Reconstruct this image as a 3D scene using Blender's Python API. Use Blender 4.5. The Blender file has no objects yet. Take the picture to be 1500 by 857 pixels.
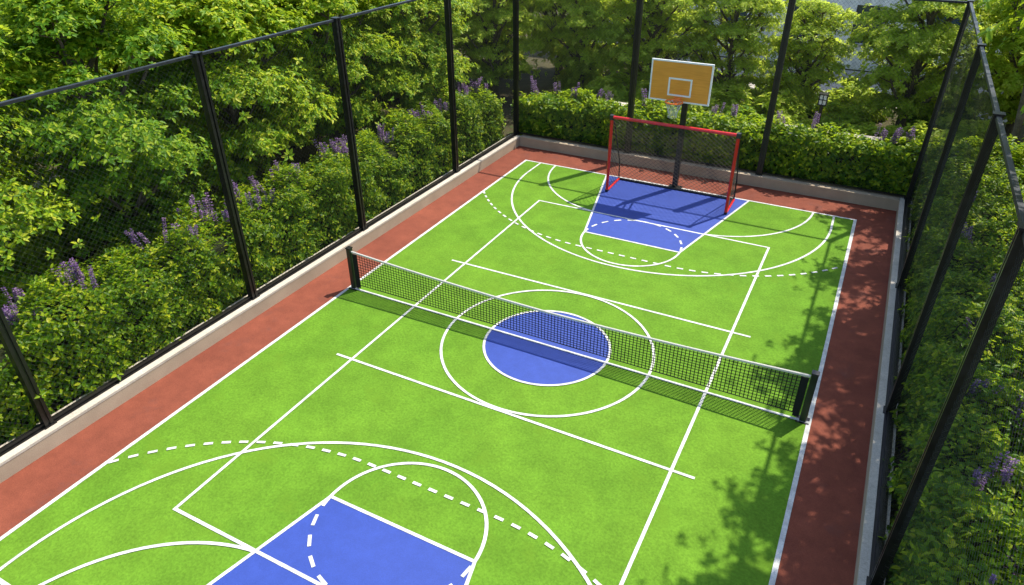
import bpy, math, random
import numpy as np
from mathutils import Vector, Matrix
random.seed(4); RNG = np.random.default_rng(7)
scene = bpy.context.scene
col = scene.collection
PI = math.pi

# ------------------------------------------------------------------ helpers
class MB:
    """collects boxes, bars, tubes and quads and links them as one mesh object"""
    def __init__(s): s.v = []; s.f = []
    def quad(s, a, b, c, d):
        n = len(s.v); s.v += [tuple(a), tuple(b), tuple(c), tuple(d)]; s.f.append((n, n+1, n+2, n+3)); return s
    def box(s, x0, x1, y0, y1, z0, z1, bev=0.0):
        n = len(s.v)
        if bev <= 0:
            s.v += [(x0,y0,z0),(x1,y0,z0),(x1,y1,z0),(x0,y1,z0),(x0,y0,z1),(x1,y0,z1),(x1,y1,z1),(x0,y1,z1)]
            s.f += [tuple(n+i for i in q) for q in ((0,3,2,1),(4,5,6,7),(0,1,5,4),(1,2,6,5),(2,3,7,6),(3,0,4,7))]
            return s
        b = bev
        ring = lambda e, z: [(x0+e,y0,z),(x1-e,y0,z),(x1,y0+e,z),(x1,y1-e,z),(x1-e,y1,z),(x0+e,y1,z),(x0,y1-e,z),(x0,y0+e,z)]
        def inset(e, z): return [(x0+b+(e if False else 0),y0+b,z),(x1-b,y0+b,z),(x1-b,y0+b,z),(x1-b,y1-b,z),(x1-b,y1-b,z),(x0+b,y1-b,z),(x0+b,y1-b,z),(x0+b,y0+b,z)]
        rows = [ring(b, z0), ring(b, z1-b), [(x0+b,y0+b*.3,z1),(x1-b,y0+b*.3,z1),(x1-b*.3,y0+b,z1),(x1-b*.3,y1-b,z1),(x1-b,y1-b*.3,z1),(x0+b,y1-b*.3,z1),(x0+b*.3,y1-b,z1),(x0+b*.3,y0+b,z1)]]
        for r in rows: s.v += r
        for k in range(2):
            for i in range(8):
                j = (i+1) % 8
                s.f.append((n+k*8+i, n+k*8+j, n+k*8+8+j, n+k*8+8+i))
        s.f.append(tuple(n+16+i for i in range(8))); s.f.append(tuple(n+7-i for i in range(8)))
        return s
    def tube(s, pts, r, n=6, cap=True):
        pts = [Vector(p) for p in pts]; k = len(pts)
        rr = r if isinstance(r, (list, tuple)) else [r]*k
        base = len(s.v); ref = None
        for i, p in enumerate(pts):
            t = (pts[min(i+1,k-1)] - pts[max(i-1,0)]).normalized()
            if ref is None:
                ref = Vector((0,0,1)) if abs(t.z) < .9 else Vector((1,0,0))
            u = t.cross(ref).normalized(); w = t.cross(u).normalized()
            ref = -w if False else ref
            for j in range(n):
                a = 2*PI*j/n
                q = p + (u*math.cos(a) + w*math.sin(a))*rr[i]
                s.v.append(tuple(q))
        for i in range(k-1):
            for j in range(n):
                a, b = base+i*n+j, base+i*n+(j+1) % n
                s.f.append((a, b, b+n, a+n))
        if cap:
            s.f.append(tuple(base+j for j in range(n))[::-1]); s.f.append(tuple(base+(k-1)*n+j for j in range(n)))
        return s
    def ring(s, c, R, r, n=28, m=6):
        base = len(s.v)
        for i in range(n):
            a = 2*PI*i/n
            for j in range(m):
                b = 2*PI*j/m
                s.v.append((c[0]+(R+r*math.cos(b))*math.cos(a), c[1]+(R+r*math.cos(b))*math.sin(a), c[2]+r*math.sin(b)))
        for i in range(n):
            for j in range(m):
                s.f.append((base+i*m+j, base+((i+1) % n)*m+j, base+((i+1) % n)*m+(j+1) % m, base+i*m+(j+1) % m))
        return s
    def build(s, name, mat, parent=None, loc=None, smooth=False):
        me = bpy.data.meshes.new(name); me.from_pydata(s.v, [], s.f); me.update()
        if smooth: me.shade_smooth()
        return link(name, me, mat, parent, loc)

def link(name, me, mat, parent=None, loc=None):
    o = bpy.data.objects.new(name, me); col.objects.link(o)
    if mat: me.materials.append(mat)
    if parent: o.parent = parent
    if loc: o.location = loc
    return o
def empty(name, loc=(0,0,0), rz=0.0):
    o = bpy.data.objects.new(name, None); col.objects.link(o); o.empty_display_size = .2
    o.location = loc; o.rotation_euler = (0,0,rz); return o
def tag(o, label=None, cat=None, group=None, kind=None):
    if label: o['label'] = label
    if cat: o['category'] = cat
    if group: o['group'] = group
    if kind: o['kind'] = kind
    return o
def copy_tree(o, parent=None):
    c = o.copy(); col.objects.link(c)
    if parent: c.parent = parent
    for ch in list(o.children): copy_tree(ch, c)
    return c
def np_mesh(name, V, Q):
    """mesh from an (n,3) vertex array and an (m,4) quad array"""
    me = bpy.data.meshes.new(name)
    me.vertices.add(len(V)); me.vertices.foreach_set('co', np.ascontiguousarray(V, np.float32).ravel())
    me.loops.add(Q.size); me.loops.foreach_set('vertex_index', np.ascontiguousarray(Q, np.int32).ravel())
    me.polygons.add(len(Q)); me.polygons.foreach_set('loop_start', np.arange(0, Q.size, 4, dtype=np.int32))
    me.update(calc_edges=True); return me

# ------------------------------------------------------------------ materials
def mat(name):
    m = bpy.data.materials.new(name); m.use_nodes = True
    nt = m.node_tree; nt.nodes.clear()
    out = nt.nodes.new('ShaderNodeOutputMaterial')
    p = nt.nodes.new('ShaderNodeBsdfPrincipled'); nt.links.new(p.outputs[0], out.inputs[0])
    return m, nt, p, out
def N(nt, t, **kw):
    n = nt.nodes.new(t)
    for k, v in kw.items():
        if k in n.inputs: n.inputs[k].default_value = v
        else: setattr(n, k, v)
    return n
def ramp(nt, fac, stops):
    r = nt.nodes.new('ShaderNodeValToRGB'); e = r.color_ramp.elements
    while len(e) < len(stops): e.new(.5)
    for el, (p, c) in zip(e, stops): el.position = p; el.color = (*c, 1) if len(c) == 3 else c
    nt.links.new(fac, r.inputs[0]); return r
def noise(nt, scale, detail=4, rough=.6, co=None):
    n = N(nt, 'ShaderNodeTexNoise'); n.inputs['Scale'].default_value = scale
    n.inputs['Detail'].default_value = detail; n.inputs['Roughness'].default_value = rough
    if co is not None: nt.links.new(co, n.inputs['Vector'])
    return n
def coord(nt): return N(nt, 'ShaderNodeTexCoord').outputs['Object']
def mixc(nt, fac, a, b, mode='MIX'):
    m = nt.nodes.new('ShaderNodeMix'); m.data_type = 'RGBA'; m.blend_type = mode
    if isinstance(fac, (int, float)): m.inputs[0].default_value = fac
    else: nt.links.new(fac, m.inputs[0])
    for i, s in ((6, a), (7, b)):
        if isinstance(s, tuple): m.inputs[i].default_value = (*s, 1)
        else: nt.links.new(s, m.inputs[i])
    return m.outputs[2]
def bump(nt, h, p, strength=.3, dist=.01):
    b = N(nt, 'ShaderNodeBump'); b.inputs['Strength'].default_value = strength; b.inputs['Distance'].default_value = dist
    nt.links.new(h, b.inputs['Height']); nt.links.new(b.outputs[0], p.inputs['Normal'])

def surface(name, c0, c1, big=.5, fine=60, rough=.8, spec=.3, bs=.25, bd=.004, third=None, mid=4.0, con=1.0):
    """two-tone surface: large soft blotches, medium mottling and fine grain"""
    m, nt, p, out = mat(name); co = coord(nt)
    a = noise(nt, big, 5, .6, co); b = noise(nt, mid, 5, .65, co); g = noise(nt, fine, 3, .7, co)
    ra = ramp(nt, a.outputs[0], [(.35, c0), (.65, c1)])
    rb = ramp(nt, b.outputs[0], [(.38, (1-.20*con,)*3), (.66, (1+.15*con,)*3)])
    rg = ramp(nt, g.outputs[0], [(.28, (.70,.70,.70)), (.72, (1.25,1.25,1.25))])
    x = mixc(nt, 1.0, ra.outputs[0], rb.outputs[0], 'MULTIPLY'); x = mixc(nt, .8, x, rg.outputs[0], 'MULTIPLY')
    if third:
        t = noise(nt, big*3.3, 6, .7, co); rt = ramp(nt, t.outputs[0], [(.56, (0,0,0)), (.7, (1,1,1))])
        x = mixc(nt, rt.outputs[0], x, third)
    nt.links.new(x, p.inputs['Base Color']); p.inputs['Roughness'].default_value = rough
    p.inputs['Specular IOR Level'].default_value = spec
    bump(nt, g.outputs[0], p, bs, bd); return m
def plain(name, c, rough=.5, metal=0., spec=.5, var=.15, scale=9.0):
    m, nt, p, out = mat(name); co = coord(nt); n = noise(nt, scale, 5, .65, co)
    r = ramp(nt, n.outputs[0], [(.3, tuple(v*(1-var) for v in c)), (.7, tuple(min(1, v*(1+var)) for v in c))])
    nt.links.new(r.outputs[0], p.inputs['Base Color'])
    rr = ramp(nt, n.outputs[0], [(.3, (rough*.8,)*3), (.7, (min(1, rough*1.2),)*3)]); nt.links.new(rr.outputs[0], p.inputs['Roughness'])
    p.inputs['Metallic'].default_value = metal; p.inputs['Specular IOR Level'].default_value = spec
    return m
def leaf_mat(name, stops, trans=.35, tcol=(.30,.42,.03), rough=.45):
    m, nt, p, out = mat(name)
    geo = N(nt, 'ShaderNodeNewGeometry'); r = ramp(nt, geo.outputs['Random Per Island'], stops)
    co = coord(nt); n = noise(nt, .9, 3, .6, co); rn = ramp(nt, n.outputs[0], [(.3, (.72,.8,.72)), (.7, (1.25,1.15,1.0))])
    c = mixc(nt, 1.0, r.outputs[0], rn.outputs[0], 'MULTIPLY')
    nt.links.new(c, p.inputs['Base Color']); p.inputs['Roughness'].default_value = rough; p.inputs['Specular IOR Level'].default_value = .16
    t = N(nt, 'ShaderNodeBsdfTranslucent'); ct = mixc(nt, 1.0, c, tcol, 'MULTIPLY')
    ct2 = mixc(nt, .62, c, tcol); nt.links.new(ct2, t.inputs[0])
    mx = N(nt, 'ShaderNodeMixShader'); mx.inputs[0].default_value = trans
    nt.links.new(p.outputs[0], mx.inputs[1]); nt.links.new(t.outputs[0], mx.inputs[2]); nt.links.new(mx.outputs[0], out.inputs[0])
    return m

M = {}
M['turf'] = surface('turf', (.092,.202,.014), (.110,.222,.016), .35, 24, .9, .12, .7, .010, (.098,.194,.013), 1.6, .7)
M['rubber'] = surface('red rubber', (.170,.045,.025), (.205,.056,.030), .4, 60, .85, .2, .4, .003, (.142,.047,.032), 2.5, .7)
M['blue'] = surface('blue acrylic', (.024,.052,.255), (.028,.058,.275), .6, 120, .6, .3, .15, .002, None, 5.0, .35)
M['paint'] = surface('white paint', (.50,.50,.46), (.58,.58,.535), 1.2, 80, .65, .3, .2, .002, None, 5.0, 1.1)
M['kerb'] = surface('rendered concrete', (.35,.27,.185), (.395,.31,.215), .7, 70, .85, .2, .1, .002, None, 1.2, .5)
M['coping'] = surface('pale coping', (.44,.39,.31), (.50,.445,.36), .9, 50, .8, .25, .15, .002, None, 3.0, .5)
M['soil'] = surface('soil', (.050,.045,.022), (.085,.075,.038), .6, 30, .95, .1, .9, .03, (.045,.085,.018), 3.0)
M['paving'] = surface('pale gravel paving', (.36,.33,.28), (.44,.40,.35), .5, 30, .9, .2, .6, .01, None, 3.0)
M['black'] = plain('black powder coat', (.012,.011,.010), .38, .3, .5, .3, 6)
M['rail'] = plain('dark grey rail', (.032,.034,.038), .42, .5, .5, .25, 6)
M['wire'] = plain('coated wire', (.020,.022,.020), .5, .2, .4, .2, 20)
M['dgreen'] = plain('dark green post paint', (.012,.020,.012), .4, .1, .5, .3, 8)
M['cord'] = plain('dark net cord', (.012,.014,.012), .8, 0, .2, .3, 40)
M['gcord'] = plain('dark brown goal cord', (.095,.078,.060), .85, 0, .2, .3, 40)
M['tape'] = plain('white net tape', (.56,.53,.46), .75, 0, .2, .12, 20)
M['red'] = plain('red gloss tube paint', (.60,.014,.012), .33, 0, .5, .22, 7)
M['orange'] = plain('orange rim paint', (.92,.19,.02), .4, 0, .5, .2, 15)
M['wcord'] = plain('white cord', (.60,.60,.56), .8, 0, .2, .1, 40)
M['white'] = plain('white board edge', (.78,.77,.73), .5, 0, .4, .08, 10)
M['bark'] = surface('bark', (.10,.078,.055), (.17,.135,.10), 1.5, 24, .95, .1, .8, .02, None, 6.0)
M['stem'] = plain('green stem', (.07,.11,.03), .7, 0, .2, .3, 20)
M['wall'] = surface('pale render', (.80,.77,.72), (.84,.81,.77), .4, 40, .85, .2, .2, .003, None, 2.0)
M['stone'] = surface('garden wall stone', (.30,.25,.18), (.38,.32,.24), .8, 25, .9, .2, .5, .01, None, 4.0)
M['frame'] = plain('dark window frame', (.045,.05,.055), .5, .2, .5, .2, 8)
M['lampglass'] = plain('opal lamp glass', (.80,.80,.78), .25, 0, .5, .05, 8)
def glass_mat():
    m, nt, p, out = mat('blue grey window glass'); co = coord(nt); n = noise(nt, .7, 3, .5, co)
    r = ramp(nt, n.outputs[0], [(.35, (.03,.05,.07)), (.65, (.07,.11,.15))]); nt.links.new(r.outputs[0], p.inputs['Base Color'])
    p.inputs['Roughness'].default_value = .06; p.inputs['Specular IOR Level'].default_value = .8; return m
M['glass'] = glass_mat()
def wood_mat():
    m, nt, p, out = mat('varnished yellow board'); co = coord(nt)
    mp = N(nt, 'ShaderNodeMapping'); mp.inputs['Scale'].default_value = (1.2, 6, 18); nt.links.new(co, mp.inputs[0])
    n = noise(nt, 2.0, 6, .65, mp.outputs[0]); n2 = noise(nt, 1.1, 3, .5, co)
    r = ramp(nt, n.outputs[0], [(.25, (.62,.225,.022)), (.5, (.74,.29,.032)), (.75, (.78,.325,.04))])
    r2 = ramp(nt, n2.outputs[0], [(.3, (.86,.86,.86)), (.7, (1.08,1.08,1.08))])
    nt.links.new(mixc(nt, 1.0, r.outputs[0], r2.outputs[0], 'MULTIPLY'), p.inputs['Base Color'])
    p.inputs['Roughness'].default_value = .35; return m
M['wood'] = wood_mat()
M['leaf_tree'] = leaf_mat('broad green leaf', [(0,(.055,.150,.008)),(.35,(.14,.27,.012)),(.65,(.29,.40,.016)),(.9,(.44,.50,.024)),(1,(.50,.50,.07))], .46, (.56,.68,.03))  # end stops spread to put shade and yellow sunlit highlights into leaf colour
M['leaf_pale'] = leaf_mat('pale green leaf', [(0,(.18,.29,.025)),(.4,(.29,.42,.035)),(.8,(.42,.52,.055)),(1,(.52,.55,.12))], .60, (.78,.86,.09))
M['leaf_dark'] = leaf_mat('deep green leaf', [(0,(.045,.130,.010)),(.45,(.10,.225,.013)),(.8,(.23,.35,.016)),(1,(.38,.45,.03))], .48, (.46,.62,.03))
M['leaf_hedge'] = leaf_mat('hedge leaf', [(0,(.022,.075,.005)),(.35,(.070,.165,.008)),(.75,(.215,.325,.011)),(.95,(.38,.43,.02)),(1,(.44,.46,.04))], .48, (.50,.66,.02), .36)  # low stop darkened so the leaf colour carries the shade of hedge gaps
M['leaf_grey'] = leaf_mat('silver grey leaf', [(0,(.14,.17,.13)),(.5,(.22,.26,.20)),(1,(.34,.37,.30))], .25, (.3,.36,.2))
M['petal'] = leaf_mat('purple petal', [(0,(.13,.060,.22)),(.45,(.24,.13,.35)),(.8,(.38,.25,.46)),(1,(.62,.48,.62))], .35, (.5,.35,.6), .6)
M['core'] = plain('dark hedge core', (.018,.022,.008), .95, 0, .1, .4, 12)

# ------------------------------------------------------------------ camera, sky, sun
F = 24.3496
cam = bpy.data.cameras.new('camera'); cam.lens = F; cam.sensor_width = 36; cam.sensor_fit = 'HORIZONTAL'; cam.clip_end = 2000; cam.clip_start = .05
co_ = bpy.data.objects.new('camera', cam); col.objects.link(co_)
R = [[0.8866025824, -0.2382458187, 0.3964527598],[0.4625028280, 0.4662799975, -0.7541048322],[-0.0051956687, 0.8519518142, 0.5235944148]]
mw = Matrix(R).to_4x4(); mw.translation = Vector((4.62876, -10.28684, 8.17934)); co_.matrix_world = mw
scene.camera = co_
SUN = Vector((.30, .55, 1.0)).normalized()
w = bpy.data.worlds.new('World'); scene.world = w; w.use_nodes = True
nt = w.node_tree; bg = nt.nodes['Background']; sky = nt.nodes.new('ShaderNodeTexSky'); sky.sky_type = 'NISHITA'; sky.sun_disc = False
sky.sun_elevation = math.asin(SUN.z); sky.sun_rotation = math.atan2(SUN.x, SUN.y)
nt.links.new(sky.outputs[0], bg.inputs[0]); bg.inputs[1].default_value = .15
sl = bpy.data.lights.new('sun', 'SUN'); sl.energy = 3.7; sl.angle = math.radians(.6); sl.color = (1, .945, .85)
so = bpy.data.objects.new('sun', sl); col.objects.link(so); so.rotation_euler = SUN.to_track_quat('Z', 'Y').to_euler(); so.location = (5, 10, 30)
vs = scene.view_settings; vs.view_transform = 'Standard'; vs.look = 'None'; vs.exposure = 1.08; vs.gamma = 1; vs.use_curve_mapping = False
scene.cycles.use_denoising = True; scene.cycles.max_bounces = 8; scene.cycles.transmission_bounces = 6

# ------------------------------------------------------------------ ground and court
def sheet(name, x0, x1, y0, y1, z, m):
    o = MB().quad((x0,y0,z),(x1,y0,z),(x1,y1,z),(x0,y1,z)).build(name, m); return tag(o, kind='structure')
sheet('ground', -250, 250, -120, 380, 0, M['soil'])
tag(MB().quad((-6.3,-10.3,.004),(6.0,-10.3,.004),(6.0,10.25,.004),(-5.9,10.25,.004)).build('court_border', M['rubber']), kind='structure')
L = 9.04
LN = 8.28
sheet('court_turf', -5, 5, -LN, L, .008, M['turf'])
KB, KF, KL, SB, SX, SV, SVX = 2.17, 1.27, 5.05, 6.31, 3.186, 2.15, 3.56
for s in (1, -1):
    le = L if s > 0 else LN; kb = KF+(le-KL)*(KB-KF)/(L-KL)
    q = [(-kb,s*le,.012),(kb,s*le,.012),(KF,s*KL,.012),(-KF,s*KL,.012)]
    if s > 0: q = q[::-1]
    tag(MB().quad(*q).build('painted_key', M['blue']), kind='structure')
def disc(name, r, z, m, n=96):
    b = MB(); b.v = [(r*math.cos(2*PI*i/n), r*math.sin(2*PI*i/n), z) for i in range(n)]; b.f = [tuple(range(n))]
    return tag(b.build(name, m), kind='structure')
disc('painted_circle', 1.26, .012, M['blue'])
lines = MB(); zl = [.0135]
LW = .053
def nz(): zl[0] += .0002; return zl[0]
def seg(a, b, w=LW, z=None):
    z = z or nz(); a = Vector((*a, z)); b = Vector((*b, z)); t = (b-a).normalized(); n = Vector((-t.y, t.x, 0))*w/2
    lines.quad(a-n, b-n, b+n, a+n)
def arc(cx, cy, r, a0, a1, w=LW, z=None):
    z = z or nz(); n = max(2, int(abs(a1-a0)/math.radians(3)))
    for i in range(n):
        t0 = a0+(a1-a0)*i/n; t1 = a0+(a1-a0)*(i+1)/n
        P = lambda r_, t: (cx+r_*math.cos(t), cy+r_*math.sin(t), z)
        q = [P(r-w/2,t0), P(r+w/2,t0), P(r+w/2,t1), P(r-w/2,t1)]
        if a1 < a0: q = q[::-1]
        lines.quad(*q)
def dashes(path, period, dash, w=LW):
    z = nz(); P = [Vector(p) for p in path]; d = 0.0; start = 0
    acc = [0]
    for a, b in zip(P, P[1:]): acc.append(acc[-1]+(b-a).length)
    def at(s):
        for i in range(len(P)-1):
            if s <= acc[i+1]: return P[i].lerp(P[i+1], (s-acc[i])/(acc[i+1]-acc[i]))
        return P[-1]
    s = 0
    while s+dash < acc[-1]+.01:
        a, b = at(s), at(min(s+dash, acc[-1])); seg((a.x,a.y), (b.x,b.y), w, z); s += period
seg((-4.965,-LN), (-4.965,L), .07); seg((4.965,-LN), (4.965,L), .075)
for s in (1, -1):
    le = L if s > 0 else LN; kb = KF+(le-KL)*(KB-KF)/(L-KL); da = math.asin((L-le+.03)/2.75)
    seg((-5,s*(le-.03)), (5,s*(le-.03)), .06)
    seg((-SX-LW/2,s*SB), (SX+LW/2,s*SB)); seg((-SVX,s*SV), (SVX,s*SV))
    seg((-KF,s*KL), (KF,s*KL)); seg((-kb,s*le), (-KF,s*KL)); seg((kb,s*le), (KF,s*KL))
    sg = lambda a: a*s
    arc(0, s*8.1, 4.45, sg(-PI), 0); seg((-4.45,s*8.1), (-4.43,s*le)); seg((4.45,s*8.1), (4.43,s*le))
    arc(0, s*KL, 1.27, sg(-PI), 0)
    th = math.acos(-.404/2.75)
    arc(-1.15, s*L, 2.75, sg(-PI+da), sg(-th)); arc(1.15, s*L, 2.75, sg(-da), sg(-(PI-th)))
    dashes([(1.27*math.cos(t), s*(KL+1.27*math.sin(t))) for t in np.linspace(PI, 0, 40)], .37, .2)
    t0 = math.acos((-4.93+1.1)/4.8)
    path = [(-1.1+4.8*math.cos(t), s*(L-4.8*math.sin(t))) for t in np.linspace(t0, PI/2, 30)]
    path += [(1.1+4.8*math.cos(t), s*(L-4.8*math.sin(t))) for t in np.linspace(PI/2, PI-t0, 30)]
    dashes(path, .29, .15)
seg((-SX,-SB), (-SX,SB)); seg((SX,-SB), (SX,SB)); seg((-4.97,0), (4.97,0), .06)
arc(0, 0, 2.11, 0, 2*PI); arc(0, 0, 1.26, 0, 2*PI, .05)
tag(lines.build('court_lines', M['paint']), kind='structure')

# ------------------------------------------------------------------ low kerb walls
KH = .33
A = empty('kerb_wall', (-5.80, 10.15, 0), -.0145)
tag(A, 'long beige concrete kerb wall with white top, under the left fence', 'kerb wall', 'low kerb walls round the court')
MB().box(-.38, 0, -20.6, .1, 0, KH-.05).build('wall_body', M['kerb'], A)
MB().box(-.39, .006, -20.6, .1, KH-.05, KH, .008).build('coping', M['coping'], A)
Bk = empty('kerb_wall', (0, 10.15, 0))
tag(Bk, 'beige concrete kerb wall behind the goal, below the back hedge', 'kerb wall', 'low kerb walls round the court')
MB().box(-5.79, 5.93, 0, .38, 0, KH-.05).build('wall_body', M['kerb'], Bk)
MB().box(-5.79, 5.92, -.006, .39, KH-.051, KH-.002, .008).build('coping', M['kerb'], Bk)
Cc = empty('kerb_wall', (5.93, 0, 0))
tag(Cc, 'shaded kerb wall with grey white top, under the right fence beside the shaded red strip', 'kerb wall', 'low kerb walls round the court')
MB().box(0, .30, -10.5, 10.53, 0, KH-.05).build('wall_body', M['kerb'], Cc)
MB().box(-.006, .31, -10.5, 10.53, KH-.05, KH, .008).build('coping', M['coping'], Cc)

# ------------------------------------------------------------------ fences
FT = 5.4
def post_mb(x, y, s=.070):
    b = MB(); z1 = FT
    b.box(x-s, x+s, y-s, y-.018, KH, z1); b.box(x-s, x+s, y+.018, y+s, KH, z1); b.box(x-s+.02, x+s-.02, y-.018, y+.018, KH, z1-.002)
    b.box(x-.10, x+.10, y-.10, y+.10, KH, KH+.018)
    b.box(x-s-.012, x+s+.012, y-s-.012, y+s+.012, z1, z1+.022)
    return b
def post_mb_x(x, y, s=.082):
    b = MB(); z1 = FT
    b.box(x-s, x-.018, y-s, y+s, KH, z1); b.box(x+.018, x+s, y-s, y+s, KH, z1); b.box(x-.018, x+.018, y-s+.02, y+s-.02, KH, z1-.002)
    b.box(x-.10, x+.10, y-.10, y+.10, KH, KH+.018)
    b.box(x-s-.012, x+s+.012, y-s-.012, y+s+.012, z1, z1+.022)
    return b
def wire_panel(origin, U, V, Lu, Lv, pitch, r, clip=None):
    """diagonal wires clipped to a rectangle Lu x Lv spanned by unit vectors U, V (or to a triangle)"""
    O, U, V = Vector(origin), Vector(U), Vector(V); b = MB(); nrm = U.cross(V).normalized()
    n = int((Lu+Lv)/pitch)+1
    for sgn in (1, -1):
        for k in range(n):
            c = (k+.5)*pitch
            if sgn > 0:   # u + v = c
                u0, u1 = max(0, c-Lv), min(Lu, c)
                if clip: u1 = min(u1, 1e9)
                if u1-u0 < .01: continue
                p = (u0, c-u0); q = (u1, c-u1)
            else:         # u - v = c - Lv
                d = c-Lv; u0, u1 = max(0, d), min(Lu, Lv+d)
                if u1-u0 < .01: continue
                p = (u0, u0-d); q = (u1, u1-d)
            if clip:
                pq = clip(p, q)
                if not pq: continue
                p, q = pq
            off = nrm*(r*.9*sgn)
            b.tube([O+U*p[0]+V*p[1]+off, O+U*q[0]+V*q[1]+off], r, 3, False)
    return b
WR, WP = .0017, .10
def fence_y(e, x, ys, ytop0, ytop1, ps=.070, wr=WR):
    for y in ys: post_mb(x, y, ps).build('post', M['black'], e)
    b = MB(); b.box(x-.03, x+.03, ytop0, ytop1, FT-.05, FT-.001, .008); b.build('top_rail', M['rail'], e)
    yy = sorted(ys)
    for a, c in zip(yy, yy[1:]):
        b = MB(); b.box(x-.03, x+.03, a+.07, c-.07, KH+.03, KH+.075); b.box(x-.075, x+.075, a+.07, c-.07, KH-.005, KH+.012); b.build('bottom_rail', M['black'], e)
        wire_panel((x, a+.066, KH+.075), (0,1,0), (0,0,1), c-a-.132, FT-.05-KH-.075, WP, wr).build('wire_mesh', M['wire'], e)
fl = empty('mesh_fence', (-5.80, 10.15, 0), -.0145)
tag(fl, 'tall black wire mesh fence along the left side, before the sunlit flowering hedge', 'fence', 'tall mesh fences round the court')
fence_y(fl, -.21, [-20.6, -16.35, -11.83, -8.12, -3.70, .17], -20.6, .17, .070, .0018)
fb = empty('mesh_fence', (0, 10.36, 0))
tag(fb, 'tall black wire mesh fence behind the basketball backboard and red goal', 'fence', 'tall mesh fences round the court')
xs = [-2.0, 2.13]
for x in xs: post_mb_x(x, 0).build('post', M['black'], fb)
MB().box(-5.94, 6.06, -.03, .03, FT-.05, FT-.001, .008).build('top_rail', M['rail'], fb)
for a, c in zip([-6.0, -2.0, 2.13], [-2.0, 2.13, 6.11]):
    MB().box(a+.07, c-.07, -.03, .03, KH+.03, KH+.075).build('bottom_rail', M['black'], fb)
    wire_panel((a+.066, 0, KH+.075), (1,0,0), (0,0,1), c-a-.132, FT-.05-KH-.075, WP, WR).build('wire_mesh', M['wire'], fb)
fr = empty('mesh_fence', (6.12, 0, 0))
tag(fr, 'black mesh fence along the right side, seen steeply with grey capped top rail', 'fence', 'tall mesh fences round the court')
fence_y(fr, 0, [10.36, 5.09, .52, -3.22, -7.6], -7.6, 10.36, .060, .0013)

# ------------------------------------------------------------------ tennis net
tn = empty('court_net', (0, .035, 0))
tag(tn, 'low dark mesh net with white top tape across the middle of the green court', 'net')
XN = 4.83
def ztop(x): return .80+.17*(abs(x)/XN)**1.6
for sx in (-1, 1):
    b = MB(); x = sx*(XN+.03)
    b.box(x-.055, x+.055, -.055, .055, .0, 1.02, .012); po = b.build('net_post', M['dgreen'], tn)
    MB().box(x-.062, x+.062, -.062, .062, 1.02, 1.045, .008).build('post_cap', M['black'], po)
    MB().box(x-.11, x+.11, -.10, .10, .0, .016).build('base_plate', M['black'], po)
    xe = sx*(XN-.10); b = MB(); b.box(xe-.055, xe+.055, -.012, .012, .05, ztop(xe)-.07); b.build('end_band', M['cord'], tn)
b = MB(); nx = 134; xa, xb = -(XN-.16), XN-.16
for i in range(nx+1):
    x = xa+(xb-xa)*i/nx; b.tube([(x,0,.12), (x,0,ztop(x)-.03)], .0078, 4, False)
rows = 12
for k in range(rows):
    pts = []
    for i in range(41):
        x = xa+(xb-xa)*i/40; pts.append((x, .006, .12+(ztop(x)-.155)*k/rows+.004*math.sin(x*3+k)))
    b.tube(pts, .0078, 4, False)
b.build('net_mesh', M['cord'], tn)
b = MB(); n = 48
prof = [(-.011,-.048),(-.019,-.026),(-.016,-.006),(0,.003),(.016,-.006),(.019,-.026),(.011,-.048)]
for i in range(n):
    x0, x1 = -XN+.03+(2*XN-.06)*i/n, -XN+.03+(2*XN-.06)*(i+1)/n
    for (ya, za), (yb_, zb) in zip(prof, prof[1:]):
        b.quad((x0,ya,ztop(x0)+za),(x1,ya,ztop(x1)+za),(x1,yb_,ztop(x1)+zb),(x0,yb_,ztop(x0)+zb))
b.build('top_tape', M['tape'], tn)
b = MB(); b.tube([(-XN+.05,0,.12), (XN-.05,0,.12)], .009, 6); b.build('bottom_cord', M['cord'], tn)

# ------------------------------------------------------------------ goal
g = empty('hockey_goal', (.03, 7.80, 0))
tag(g, 'red framed goal with dark net on the far blue key', 'goal')
GW, GH, GD, tr = 1.735, 2.24, 1.03, .042
for sx in (-1, 1):
    b = MB(); b.tube([(sx*GW,0,.02), (sx*GW,0,GH-.04)], tr, 10); b.build('goal_post', M['red'], g, smooth=False)
    b = MB(); b.tube([(sx*GW,.03,.035), (sx*GW,GD,.035)], .037, 10); b.build('base_bar', M['red'], g)
    b = MB(); b.tube([(sx*GW,.06,GH-.04), (sx*GW,.30,GH-.32), (sx*GW,GD-.06,.62), (sx*GW,GD,.05)], .021, 8); b.build('back_stay', M['black'], g)
    b = MB(); b.box(sx*GW-.052, sx*GW+.052, -.05, .075, GH-.075, GH+.055, .012); b.build('corner_joint', M['rail'], g)
    b = MB(); b.box(sx*GW-.042, sx*GW+.042, -.045, .05, .0, .075, .01); b.build('foot_joint', M['black'], g)
b = MB(); b.tube([(-GW+.05,0,GH), (GW-.05,0,GH)], .044, 12); b.build('crossbar', M['red'], g)
b = MB(); b.tube([(-GW,GD,.04), (GW,GD,.04)], .034, 10); b.build('back_bar', M['black'], g)
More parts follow.
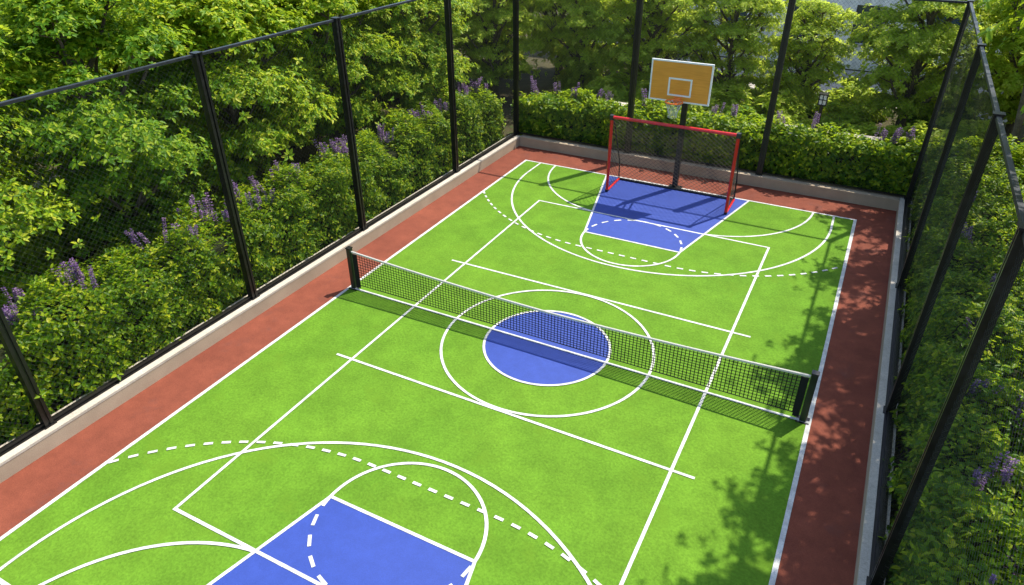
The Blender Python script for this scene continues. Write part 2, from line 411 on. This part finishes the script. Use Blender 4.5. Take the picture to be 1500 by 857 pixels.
# net: back slope, then the two sides
V = Vector((0, GD, -GH+.06)); Ls = V.length; Vn = V.normalized()
b = wire_panel((-GW, 0.02, GH-.02), (1,0,0), tuple(Vn), 2*GW, Ls, .15, .0052)
def tri_clip(p, q):
    # keep v <= Lv*(1-u/Lu)
    f = lambda w: w[1]-(GH-.08)*(1-w[0]/GD)
    fp, fq = f(p), f(q)
    if fp > 0 and fq > 0: return None
    if fp > 0 or fq > 0:
        t = fp/(fp-fq); m_ = (p[0]+(q[0]-p[0])*t, p[1]+(q[1]-p[1])*t)
        return (m_, q) if fp > 0 else (p, m_)
    return p, q
for sx in (-1, 1):
    s_ = wire_panel((sx*GW, 0.01, .04), (0,1,0), (0,0,1), GD, GH-.08, .15, .0052, tri_clip)
    n0 = len(b.v); b.v += s_.v; b.f += [tuple(i+n0 for i in f_) for f_ in s_.f]
b.build('goal_net', M['gcord'], g)

# ------------------------------------------------------------------ basketball hoop
h = empty('basketball_hoop', (.0, 8.97, 0))
tag(h, 'basketball hoop with yellow wooden backboard on a black pole behind the goal', 'basketball hoop')
b = MB(); b.box(-.075, .075, -.075, .075, .02, 3.25, .012); po = b.build('pole', M['black'], h)
MB().box(-.2, .2, -.17, .17, 0.004, .03, .005).build('base_plate', M['black'], po)
for sx in (-1, 1):
    for sy in (-1, 1): MB().tube([(sx*.15, sy*.12, .03), (sx*.15, sy*.12, .06)], .018, 6).build('anchor_bolt', M['rail'], po)
b = MB()
for sx in (-.2, .2):
    b.tube([(sx*.3,-.05,3.2), (sx,-.55,3.45)], .03, 6); b.tube([(sx*.3,-.05,2.75), (sx,-.55,2.95)], .03, 6)
b.build('bracket_arm', M['black'], h)
BY, BX0, BX1, BZ0, BZ1 = -.62, -.88, .78, 2.72, 3.80
cx = (BX0+BX1)/2
b = MB(); b.box(BX0+.03, BX1-.03, BY-.012, BY+.02, BZ0+.03, BZ1-.03); bd = b.build('backboard', M['wood'], h)
b = MB(); e = .04
b.box(BX0, BX1, BY-.018, BY+.026, BZ1-e, BZ1); b.box(BX0, BX1, BY-.018, BY+.026, BZ0, BZ0+e)
b.box(BX0, BX0+e, BY-.018, BY+.026, BZ0+e, BZ1-e); b.box(BX1-e, BX1, BY-.018, BY+.026, BZ0+e, BZ1-e); b.build('board_edge', M['white'], bd)
b = MB(); x0, x1, z0, z1, e = cx-.32, cx+.32, BZ0+.16, BZ0+.64, .045
yb = (BY-.016, BY-.0122)
b.box(x0, x1, *yb, z1-e, z1); b.box(x0, x1, *yb, z0, z0+e); b.box(x0, x0+e, *yb, z0+e, z1-e); b.box(x1-e, x1, *yb, z0+e, z1-e); b.build('target_square', M['white'], bd)
RZ, RC = BZ0+.10, (cx-.02, BY-.36)
b = MB(); b.ring((RC[0], RC[1], RZ), .225, .020, 32, 6)
b.box(RC[0]-.10, RC[0]+.10, BY-.07, BY-.018, RZ-.13, RZ+.03, .006)
b.box(RC[0]-.05, RC[0]+.05, RC[1]+.22, BY-.05, RZ-.035, RZ+.008)
for sx in (-1, 1): b.tube([(RC[0]+sx*.09, BY-.05, RZ-.11), (RC[0]+sx*.17, RC[1]+.13, RZ)], .010, 5)
rim = b.build('rim', M['orange'], h)
b = MB(); ns, nr = 12, 6
rad = lambda t: .225-.11*min(1, t*1.35)+.012*max(0, t-.7)
for k in range(ns):
    for sgn in (1, -1):
        pts = []
        for i in range(nr*2+1):
            t = i/(nr*2); a = 2*PI*(k+sgn*t*2.4)/ns
            pts.append((RC[0]+rad(t)*math.cos(a), RC[1]+rad(t)*math.sin(a), RZ-.42*t))
        b.tube(pts, .0045, 4, False)
b.build('hoop_net', M['wcord'], h)

# ------------------------------------------------------------------ foliage
def unit(a): return a/np.maximum(np.linalg.norm(a, axis=-1, keepdims=True), 1e-9)
def leaves(P, D, Nn, Ln, Wd, curl=.18):
    """six-vertex folded leaves: base points P, axes D, normals Nn"""
    n = len(P); D = unit(D); S = unit(np.cross(D, Nn)); U = unit(np.cross(S, D))
    Ln = Ln[:,None]; Wd = Wd[:,None]
    base = P; l1 = P+D*Ln*.34+S*Wd*.5+U*Wd*.13; l2 = P+D*Ln*.70+S*Wd*.36+U*(Wd*.10-Ln*curl*.35)
    tip = P+D*Ln-U*Ln*curl; r2 = P+D*Ln*.70-S*Wd*.36+U*(Wd*.10-Ln*curl*.35); r1 = P+D*Ln*.34-S*Wd*.5+U*Wd*.13
    Vv = np.stack([base,l1,l2,tip,r2,r1], 1).reshape(-1,3)
    i = np.arange(n)[:,None]*6
    Q = np.concatenate([i+np.array([[0,3,2,1]]), i+np.array([[0,5,4,3]])], 1).reshape(-1,4)
    return Vv, Q
def merge(parts):
    off = 0; VV = []; QQ = []
    for v, q in parts: VV.append(v); QQ.append(q+off); off += len(v)
    return np.concatenate(VV), np.concatenate(QQ)
def whorls(tips, axes, rng, per=8, L0=.13, W0=.055, spread=(55,100), layers=1):
    """rosettes of leaves round twig tips"""
    n = len(tips); axes = unit(axes)
    ref = np.where(np.abs(axes[:,2:3]) < .9, np.array([[0,0,1.]]), np.array([[1.,0,0]]))
    u = unit(np.cross(axes, ref)); v = np.cross(axes, u)
    k = np.tile(np.arange(per), n); idx = np.repeat(np.arange(n), per)
    ph = k*2.39996+np.repeat(rng.uniform(0, 6.28, n), per)+rng.normal(0, .25, n*per)
    th = np.radians(rng.uniform(*spread, n*per))
    rad = u[idx]*np.cos(ph)[:,None]+v[idx]*np.sin(ph)[:,None]
    D = axes[idx]*np.cos(th)[:,None]+rad*np.sin(th)[:,None]
    D[:,2] -= .12
    Nn = axes[idx]*np.sin(th)[:,None]-rad*np.cos(th)[:,None]+rng.normal(0, .25, (n*per,3))
    sz = np.repeat(rng.uniform(.75, 1.2, n), per)*rng.uniform(.75, 1.2, n*per)
    P = tips[idx]-axes[idx]*(rng.uniform(0, .09, n*per))[:,None]+rad*.012
    return leaves(P, D, Nn, L0*sz, W0*sz)
def make_tree(name, seed, H, R, zc, leafm, ntips, L0, W0, sparse=0.0, off=(0, 0), flat=.72):
    """thing > trunk (with limbs), crown"""
    rng = np.random.default_rng(seed); e = empty(name)
    lobes = []
    hz = (H-zc)/2; mid = zc+hz
    nl = 34
    for k in range(nl):
        t = (k+.5)/nl; zz = 1-2*t; a = k*2.4+rng.uniform(-.6,.6); rr = max(0,1-abs(zz)**2.2)**.5
        f = rng.uniform(.45, .86)
        c = np.array([R*f*rr*math.cos(a), R*f*rr*math.sin(a), mid+hz*.86*zz+rng.uniform(-.25,.25)])
        lobes.append((c, R*rng.uniform(.22,.40)))
    lobes.append((np.array([0,0,mid]), R*.4)); lobes.append((np.array([0,0,mid+hz*.5]), R*.35))
    W_ = np.array([r*r for _, r in lobes]); W_ /= W_.sum()
    tips = []; axes = []
    for (c, r), wgt in zip(lobes, W_):
        n = int(ntips*wgt*rng.uniform(.6,1.3))
        d = unit(rng.normal(0,1,(n,3))); d[:,2] = np.where(d[:,2] < -.2, -d[:,2]*.6, d[:,2]); rad = r*(rng.uniform(.25,1.0,n)**.5)*(1+.25*np.sin(d[:,0]*5+seed)*np.sin(d[:,1]*6)+.24*rng.normal(0,1,n))
        rad *= np.where(rng.random(n) < .16, 1.45, 1.0)
        p = c+d*rad[:,None]*np.array([1.17,1.17,flat]); p[:,2] -= .12*rad**2/r
        keep = p[:,2] > zc*.6
        out = p-np.array([0,0,mid])
        tips.append(p[keep]); axes.append((unit(d)*.6+unit(out)*.45+np.array([0,0,.85])+rng.normal(0,.32,(n,3)))[keep])
    tips = np.concatenate(tips)+np.array([off[0], off[1], 0]); axes = np.concatenate(axes)
    lobes = [(c+np.array([off[0], off[1], 0]), r) for c, r in lobes]
    if sparse > 0:
        hsh = np.sin(tips[:,0]*2.3+seed)*np.sin(tips[:,1]*2.7+1)*np.sin(tips[:,2]*2.9+2)
        keep = hsh < (1-sparse)*.55; tips = tips[keep]; axes = axes[keep]
    Vv, Q = whorls(tips, axes, rng, 8, L0, W0)
    me = np_mesh('crown', Vv, Q); link('crown', me, leafm, e)
    b = MB(); lean = rng.uniform(-.15,.15,2)+np.array(off)
    top = mid+hz*.45
    tp = [(lean[0]*t*1.0+.05*math.sin(t*5), lean[1]*t+.05*math.cos(t*4), top*t) for t in (0,.12,.3,.5,.7,.88,1)]
    b.tube(tp, [.16*R/2.2*s for s in (1.25,.95,.82,.66,.48,.3,.14)], 9)
    for c, r in lobes:
        t = min(.9, max(.22, (c[2]-.55*hz)/top)); s0 = Vector((lean[0]*t, lean[1]*t, top*t)); c_ = Vector(c)
        m1 = s0.lerp(c_, .5)+Vector((rng.uniform(-.12,.12), rng.uniform(-.12,.12), -.10))
        b.tube([s0, m1, c_], [.062*R/2.2, .042*R/2.2, .014], 6)
        for q in range(5):
            dd = Vector(rng.normal(0,1,3)).normalized(); dd.z = abs(dd.z)*.6
            e1 = c_+dd*r*.85; b.tube([m1.lerp(c_, .6), m1.lerp(e1, .7)+Vector((0,0,.06)), e1], [.02,.013,.005], 4)
    b.build('trunk', M['bark'], e); return e

protos = {
    'A': make_tree('leafy_tree', 11, 6.9, 2.45, .7, M['leaf_tree'], 9200, .122, .060),
    'B': make_tree('leafy_tree', 23, 6.6, 2.35, .7, M['leaf_tree'], 8400, .130, .064, .08),
    'C': make_tree('leafy_tree', 37, 6.2, 2.25, .7, M['leaf_pale'], 5800, .128, .058, .16, (0, 0), .56),
    'D': make_tree('leafy_tree', 51, 6.8, 2.4, .6, M['leaf_dark'], 8600, .120, .058),
    'E': make_tree('slender_tree', 67, 8.8, 1.6, 5.0, M['leaf_tree'], 620, .150, .072, .46, (-.85, 0)),
    'G': make_tree('leafy_tree', 97, 6.4, 2.35, .6, M['leaf_pale'], 6400, .132, .066, .10, (0, 0), .56),
    'F': make_tree('leafy_tree', 83, 6.0, 2.2, .6, M['leaf_pale'], 4600, .135, .066, .26, (0, 0), .56),
}
used = set()
def tree(kind, x, y, s, label, group, rz=None, sz=None):
    o = protos[kind] if kind not in used else copy_tree(protos[kind]); used.add(kind)
    o.location = (x, y, -.02); o.rotation_euler = (0, 0, random.uniform(0, 6.28) if rz is None else rz); k = s*random.uniform(.96,1.04)
    o.scale = (s, s, sz or k); tag(o, label, 'tree', group); return o
GL, GB, GR, GF = 'trees behind the left hedge', 'trees behind the back hedge', 'trees behind the right hedge', 'trees of the far garden left of the court'
tree('A', -10.2, -4.9, 1.0, 'leafy tree behind the left hedge, cut by the left edge of the photo', GL)
tree('D', -10.0, -1.4, 1.02, 'dense tree with low dark boughs behind the hedge, second from the left edge', GL)
tree('B', -10.3, 2.3, 1.0, 'bright green tree behind the left hedge, beyond the tallest looking fence post', GL)
tree('A', -10.1, 5.9, .98, 'round leafy tree behind the left hedge, above the left end of the court net', GL)
tree('B', -9.7, 9.4, .97, 'green tree behind the left hedge, just left of the far corner post', GL)
tree('G', -11.0, 18.0, 1.0, 'pale tree in the second row beyond the far left fence corner', GB)
tree('C', -9.2, 14.6, .98, 'pale tree behind the far left corner of the fence', GL)
for i, (k, x, y, s) in enumerate([('C',-14.6,-2.6,1.0),('A',-14.9,1.4,1.05),('C',-14.4,5.2,1.02),('D',-14.7,9.0,1.05),('C',-13.8,12.8,1.0),('A',-13.6,17.0,1.05),
        ('D',-19.6,.2,1.1),('C',-19.8,5.0,1.1),('A',-19.2,9.8,1.1),('C',-19.4,14.6,1.1),('B',-18.6,19.6,1.1),
        ('A',-26.0,3.5,1.25),('D',-26.4,10.0,1.25),('B',-26.0,16.5,1.25),('D',-25.0,23.5,1.25)]):
    tree(k, x, y, s, 'tree glimpsed in the garden rows beyond the trees of the left hedge', GF)
tree('F', -6.2, 16.6, .98, 'pale loose tree behind the back hedge, right of the far corner post', GB)
tree('C', -3.3, 16.5, 1.0, 'green tree behind the back hedge, between corner post and backboard', GB)
tree('C', -.4, 16.4, .9, 'green tree directly behind the basketball backboard', GB)
tree('G', 5.7, 16.6, .95, 'bright dense tree behind the back hedge, left of the far right corner post', GB)
tree('F', 2.2, 17.2, .74, 'pale loose tree beyond the garden lamp and low white topped wall', GB)
for k, x, y, s in [('G',-8.6,19.6,1.0),('F',-4.9,21.0,.8),('G',8.9,17.4,1.0)]:
    tree(k, x, y, s, 'darker tree in the second row beyond the back hedge', GB)
tree('D', 9.6, 21.6, .95, 'tree farthest back at the upper right, near the pale building', GB)
for y, l in [(-2.6,'slender tree rising from the right hedge, nearest the camera'),(-.2,'slender tree rising from the right hedge beside the net post'),(2.3,'slender tree in the right hedge, shading the strip beyond the net'),
        (4.8,'slender tree in the right hedge, level with the second capped fence post'),(7.3,'slender tree in the right hedge, third from the far corner'),(9.7,'slender tree in the right hedge, second from the far corner'),
        (12.3,'slender tree at the far end of the right hedge')]:
    tree('E', 8.5+random.uniform(-.15,.15), y+random.uniform(-.2,.2), random.uniform(.95,1.05), l, GR, random.uniform(-.5,.5))
for k, x, y, s, l in [('B',11.2,9.4,.95,'bright low tree at the upper right edge of the photo, behind the right hedge'),('B',12.0,14.2,1.05,'bright tree at the upper right corner behind the right hedge'),
        ('D',12.6,3.6,1.0,'dense tree behind the middle of the right hedge'),('A',12.8,-1.0,1.0,'tree behind the near part of the right hedge')]:
    tree(k, x, y, s, l, GR)

def hedge(name, label, x0, x1, y0, y1, H, seed, dens=620, taper=.12, L0=.10, W0=.056, leafm='leaf_hedge', rough=.1):
    """leafy box hedge: thing > foliage, dark_core"""
    rng = np.random.default_rng(seed); e = empty(name, ((x0+x1)/2, (y0+y1)/2, 0)); tag(e, label, 'hedge', 'clipped hedges outside the fences')
    lx, ly = x1-x0, y1-y0
    def lump(x, y, z):
        X, Y = x+seed*3.1, y+seed*1.7
        return .13*np.sin(X*2.3+1.3*np.sin(Y*1.9))*np.sin(Y*2.9)+.09*np.sin(X*7.3+z*6)*np.sin(Y*6.1+1)+.05*np.sin(z*9+Y*5)
    P = []; Nn = []
    def face(n, fn):
        a, b_ = rng.random(n), rng.random(n); p, nn = fn(a, b_); P.append(p); Nn.append(np.broadcast_to(nn, p.shape))
    one = lambda a, v: np.full_like(a, v)
    for layer, dn in ((0,.62),(1,.38)):
        off = .0 if layer == 0 else .13
        face(int(lx*ly*dens*dn), lambda a,b_: (np.stack([(a-.5)*lx,(b_-.5)*ly,one(a,H-off)],1), np.array([0,0,1.])))
        for s in (-1,1):
            face(int(H*ly*dens*dn), lambda a,b_: (np.stack([s*(lx/2-off-taper*a*a),(b_-.5)*ly,a*H],1), np.array([s*1.,0,.25])))
            face(int(H*lx*dens*dn), lambda a,b_: (np.stack([(b_-.5)*lx,s*(ly/2-off-taper*a*a),a*H],1), np.array([0,s*1.,.25])))
    P = np.concatenate(P); Nn = np.concatenate(Nn)
    # round the top edges
    fx = np.clip((np.abs(P[:,0])-(lx/2-.38))/.38, 0, 1); fy = np.clip((np.abs(P[:,1])-(ly/2-.38))/.38, 0, 1); top = P[:,2] > H-.2
    P[:,2] -= np.where(top, .17*np.maximum(fx,fy)**2, 0)
    Nn = unit(Nn+np.where(top[:,None], np.stack([np.sign(P[:,0])*fx, np.sign(P[:,1])*fy, 0*fx],1)*.8, 0))
    P = P+Nn*(lump(P[:,0],P[:,1],P[:,2])+rng.normal(0,.045,len(P)))[:,None]
    P[:,2] *= 1+rough*(.55*np.sin(P[:,1]*1.7+P[:,0]*1.1+seed)*np.sin(P[:,1]*.63+P[:,0]*.8+2)+.45*np.sin(P[:,1]*4.1+P[:,0]*3.3))
    P[:,2] = np.maximum(P[:,2], .02)
    n = len(P)
    tang = unit(rng.normal(0,1,(n,3))); D = unit(tang-Nn*np.sum(tang*Nn,1,keepdims=True))+Nn*rng.uniform(.1,.75,n)[:,None]; D[:,2] -= .25*(1-Nn[:,2])
    nn = unit(Nn+rng.normal(0,.42,(n,3))+np.array([0,0,.35])); sz = rng.uniform(.7,1.25,n)
    parts = [leaves(P, D, nn, L0*sz, W0*sz)]
    # young shoots standing out of the top and upper sides
    m = int((lx+1.6)*ly*44); sel = rng.choice(np.where(P[:,2] > H*.2)[0], min(m, n//12), replace=False)
    tp = P[sel]+Nn[sel]*rng.uniform(.03,.22,len(sel))[:,None]
    parts.append(whorls(tp, Nn[sel]*.7+np.array([0,0,.7])+rng.normal(0,.3,(len(sel),3)), rng, 7, L0*1.02, W0*.95, (35,95)))
    V_, Q_ = merge(parts); link('foliage', np_mesh('foliage', V_, Q_), M[leafm], e)
    b = MB(); i_ = .24; b.box(-lx/2+i_, lx/2-i_, -ly/2+i_, ly/2-i_, 0, H-i_, .12); b.build('dark_core', M['core'], e)  # added solid dark box, blocks the view through and darkens leaf gaps
    return e
hedge('clipped_hedge', 'long sunlit green hedge with purple flowers outside the left fence', -8.25, -6.5, -9.0, 10.3, 1.66, 1, 820, .12, .092, .053, 'leaf_hedge', .19)
hedge('clipped_hedge', 'glossy green hedge behind the goal and back kerb wall', -6.3, 6.35, 10.72, 12.0, 1.42, 2, 520, .12, .130, .078, 'leaf_hedge', .12)
hedge('clipped_hedge', 'shaded deep green hedge outside the right fence beside the red strip', 6.42, 9.3, -8.0, 12.0, 1.62, 3, 700, .22, .100, .058, 'leaf_hedge', .16)

# purple flower spikes rising out of the hedges
def make_flowers(seed):
    rng = np.random.default_rng(seed); e = empty('flowering_plant')
    for k in range(rng.integers(3, 5)):
        a = rng.uniform(0, 6.28); r0 = rng.uniform(.02, .22); lean = rng.uniform(-.28, .28, 2); hh = rng.uniform(.36, .58)
        bx, by = r0*math.cos(a), r0*math.sin(a)
        P0 = np.array([bx*.5, by*.5, -.55]); P1 = np.array([bx, by, 0]); P2 = np.array([bx+lean[0]*hh, by+lean[1]*hh, hh])
        st = MB(); st.tube([P0, P1, P2], [.007,.006,.003], 5)
        n = 105; t = rng.random(n)**.9; ph = rng.uniform(0, 6.28, n); rr = .052*(1-.75*t)+.012
        whorl = np.round(t*9)/9*.75+t*.25
        c = P1+(P2-P1)*whorl[:,None]
        d = np.stack([np.cos(ph), np.sin(ph), rng.uniform(.1,.7,n)],1)
        v, q = leaves(c+d*rr[:,None]*.45, d, np.array([0,0,1.])+rng.normal(0,.5,(n,3)), rng.uniform(.028,.048,n), rng.uniform(.024,.036,n), .3)
        fs = link('blossoms', np_mesh('blossoms', v, q), M['petal'], e); st.build('stem', M['stem'], fs)
    return e
FPROT = [make_flowers(s) for s in (3, 8, 15, 21)]; fused = set()
def flower(x, y, z, i, label, group, s=1.0):
    k = i % len(FPROT); o = FPROT[k] if k not in fused else copy_tree(FPROT[k]); fused.add(k)
    o.location = (x, y, z); o.rotation_euler = (random.uniform(-.22,.22), random.uniform(-.22,.22), random.uniform(0, 6.28)); o.scale = (s, s, s*random.uniform(.85,1.2))
    tag(o, label, 'flower', group)
FL_L = [(-5.26,1.68),(-4.25,1.85),(-2.75,1.79),(-1.48,1.78),(-.99,1.55),(-.3,1.87),(.47,1.62),(1.07,1.55),(2.81,1.64),(3.44,1.5),(5.12,1.5),(6.11,1.45),(6.91,1.45),(8.02,1.45),(9.2,1.45),(10.1,1.5)]
for i, (y, z) in enumerate(FL_L):
    if y < -6: bay = 0
    lab = ('purple flower spikes on the left hedge, in the fence bay nearest the photo corner' if y < -1.7 else
           'purple flower spikes on the left hedge, in the second fence bay from the left' if y < 2.0 else
           'purple flower spikes on the left hedge, in the third fence bay from the left' if y < 6.4 else
           'purple flower spikes on the left hedge, in the bay ending at the far corner')
    flower(-7.75+random.uniform(-.12,.2), y, min(z, 1.72)-.05, i, lab, 'flower spikes on the left hedge', random.uniform(.8,1.05))
    for _q in range(2): flower(-7.45+random.uniform(-.35,.4), y+random.uniform(-.55,.55), 1.60, i+1+_q, lab, 'flower spikes on the left hedge', random.uniform(.5,.85))
for i, x in enumerate([-5.9,-5.18,-4.44,-3.7,-3.18,-1.85,.4,.9,2.25,3.26,4.97,5.39,5.76]):
    lab = ('purple flower spikes on the back hedge, left of the post behind the goal' if x < -2 else
           'purple flower spikes on the back hedge, behind the goal and backboard' if x < 2.1 else
           'purple flower spikes on the back hedge, in the right hand bay near the corner')
    flower(x, 11.75, 1.36, i+2, lab, 'flower spikes on the back hedge', random.uniform(.85,1.05))
for i, (x, y) in enumerate([(6.9,10.62),(7.15,7.3),(6.95,1.63),(7.05,-.16),(6.95,-2.17),(7.2,-2.02),(7.2,-3.23),(6.95,-3.9),(7.45,-.6),(7.0,5.44),(7.6,-3.9),(7.5,3.5)]):
    lab = 'purple flower spikes in the shaded right hedge, near end' if y < 0.5 else 'purple flower spikes in the right hedge, far end'
    flower(x, y, 1.42, i+1, lab, 'flower spikes in the right hedge', random.uniform(.65,.85))

# shrubs between hedges and trees
def make_shrub(seed, leafm, R, H, n, L0, W0):
    rng = np.random.default_rng(seed); e = empty('garden_shrub')
    d = unit(rng.normal(0,1,(n,3))); d[:,2] = np.abs(d[:,2]); rad = rng.uniform(.35,1.0,n)**.5*(1+.2*np.sin(d[:,0]*5+seed)*np.sin(d[:,1]*5))
    p = d*rad[:,None]*np.array([R,R,H])+np.array([0,0,.08])
    v, q = whorls(p, d+np.array([0,0,.7])+rng.normal(0,.3,(n,3)), rng, 8, L0, W0)
    link('foliage', np_mesh('foliage', v, q), leafm, e)
    b = MB()
    for k in range(7):
        a = k*.9; b.tube([(0,0,0), (R*.35*math.cos(a),R*.35*math.sin(a),H*.45), (R*.6*math.cos(a),R*.6*math.sin(a),H*.8)], [.03,.02,.007], 5)
    b.build('stem', M['bark'], e); return e
SP = [make_shrub(5, M['leaf_dark'], .95, 1.05, 620, .15, .06), make_shrub(9, M['leaf_pale'], .85, .95, 620, .14, .065), make_shrub(14, M['leaf_grey'], .6, .75, 380, .14, .03)]
sused = set()
def shrub(k, x, y, s, label, group):
    o = SP[k] if k not in sused else copy_tree(SP[k]); sused.add(k)
    o.location = (x, y, -.01); o.rotation_euler = (0,0,random.uniform(0,6.28)); o.scale = (s,s,s*random.uniform(.85,1.1)); tag(o, label, 'shrub', group)
for i in range(13):
    shrub(i % 2, -9.0-random.uniform(0,.9), -6.4+i*1.45, random.uniform(.8,1.15), 'dark shrub in the shade between the left hedge and the trees', 'shrubs behind the left hedge')
for i in range(16):
    shrub((i+1) % 2, -12.4-random.uniform(0,1.2)-(i % 2)*4.6, -5+i*1.5, random.uniform(.9,1.4), 'low shrub on the garden floor among the left hand trees', 'shrubs among the left trees')
for x, y, k, s in [(-4.2,12.9,2,1.0),(-3.2,13.0,2,1.15),(-2.5,12.9,2,.9)]:
    shrub(k, x, y, s, 'silver grey shrub just behind the back hedge, left of the goal', 'silver shrubs')
for x, y, k, s in [(-6.5,17.2,1,1.3),(-3.4,17.0,0,1.3),(-1.7,18.3,1,1.4),(1.5,18.6,0,1.4),(3.9,18.9,1,1.4),(7.0,18.6,0,1.4),(-5.6,13.2,1,1.1),(-4.3,14.6,1,1.5),(-2.6,14.8,1,1.45),(-1.2,13.3,1,1.25),(.0,14.5,1,1.5),(.9,13.5,0,1.2),(1.9,13.5,1,1.15),(1.8,15.2,1,1.5),(4.3,14.6,1,1.0),(5.2,14.0,1,1.3),(6.4,13.5,1,1.4),(7.4,14.6,1,1.5),(3.9,16.0,1,1.3)]:
    shrub(k, x, y, s, 'green shrub in the garden behind the back hedge', 'shrubs behind the back hedge')

# ------------------------------------------------------------------ garden beyond the back hedge
sheet('garden_path', -4.5, 40, 20.5, 26.2, .004, M['paving'])
sheet('garden_path', -17.6, -16.6, -30, 19.5, .004, M['paving'])
sheet('garden_path', -23.5, -21.5, -30, 19.5, .004, M['paving'])
for lab, x0, x1 in (('low stone garden wall with white top behind the back hedge, right of the goal', 2.3, 5.1), ('low stone garden wall with white top behind the back hedge, left of the goal', -4.6, -2.6)):
    e = empty('garden_wall', (0, 12.6, 0)); tag(e, lab, 'garden wall', 'low garden walls behind the back hedge')
    MB().box(x0, x1, -.14, .14, 0, 1.09, .01).build('wall_body', M['stone'], e)
    MB().box(x0-.04, x1+.04, -.19, .19, 1.09, 1.17, .012).build('coping', M['coping'], e)
e = empty('garden_lamp', (3.2, 13.9, 0)); tag(e, 'black garden lamp post with white lantern above the low white topped wall', 'lamp')
MB().box(-.05, .05, -.05, .05, 0, 1.62, .01).build('lamp_post', M['black'], e)
b = MB(); b.box(-.13, .13, -.13, .13, 1.62, 1.645); b.box(-.14, .14, -.14, .14, 1.955, 1.985)
for sx in (-1,1):
    for sy in (-1,1): b.box(sx*.118-.012, sx*.118+.012, sy*.118-.012, sy*.118+.012, 1.645, 1.955)
for s in (-1,1):
    b.box(-.012, .012, s*.122-.006, s*.122+.006, 1.645, 1.955); b.box(s*.122-.006, s*.122+.006, -.012, .012, 1.645, 1.955)
    b.box(-.106, .106, s*.122-.006, s*.122+.006, 1.79, 1.81)
b.build('lantern_frame', M['black'], e); MB().box(-.10, .10, -.10, .10, 1.65, 1.95, .01).build('lantern_glass', M['lampglass'], e)
bd = empty('pale_building', (1.5, 26.5, 0)); tag(bd, 'pale rendered building with dark blue windows glimpsed beyond the back trees', 'building')
wins = []
for zf in (1.15, 4.35):
    for x in (-10.2, -7.0, -3.9, -.6, 2.1, 5.2, 8.4): wins.append((x, zf, 1.25, 1.65))
MB().box(-12, 11, .3, 8, 0, 7.4).build('wall', M['wall'], bd)
# facade skin with real openings: piers and bands proud of the wall behind
b = MB(); xsw = sorted(set(x for x,*_ in wins)); edges = [-12.0]
for x in xsw: edges += [x-.625, x+.625]
edges.append(11.0)
for i in range(0, len(edges), 2): b.box(edges[i], edges[i+1], 0, .298, 0, 7.4)
for x in xsw:
    for z0, z1 in ((0,1.15),(2.8,4.35),(6.0,7.4)): b.box(x-.624, x+.624, .002, .298, z0, z1)
b.build('facade', M['wall'], bd)
for x, z, w_, h_ in wins:
    f = MB(); x0, x1 = x-w_/2+.004, x+w_/2-.004; t = .07
    f.box(x0, x0+t, .12, .20, z, z+h_); f.box(x1-t, x1, .12, .20, z, z+h_); f.box(x0+t, x1-t, .12, .20, z, z+t); f.box(x0+t, x1-t, .12, .20, z+h_-t, z+h_); f.box(x-.03, x+.03, .13, .19, z+t, z+h_-t)
    fo = f.build('window', M['frame'], bd)
    MB().box(x0+t*.8, x1-t*.8, .155, .165, z+t*.8, z+h_-t*.8).build('pane', M['glass'], fo)
    MB().box(x0-.08, x1+.08, -.07, .11, z-.07, z-.002).build('sill', M['coping'], fo)
MB().box(-12.2, 11.2, -.25, 8.2, 7.4, 7.65).build('roof', M['coping'], bd)
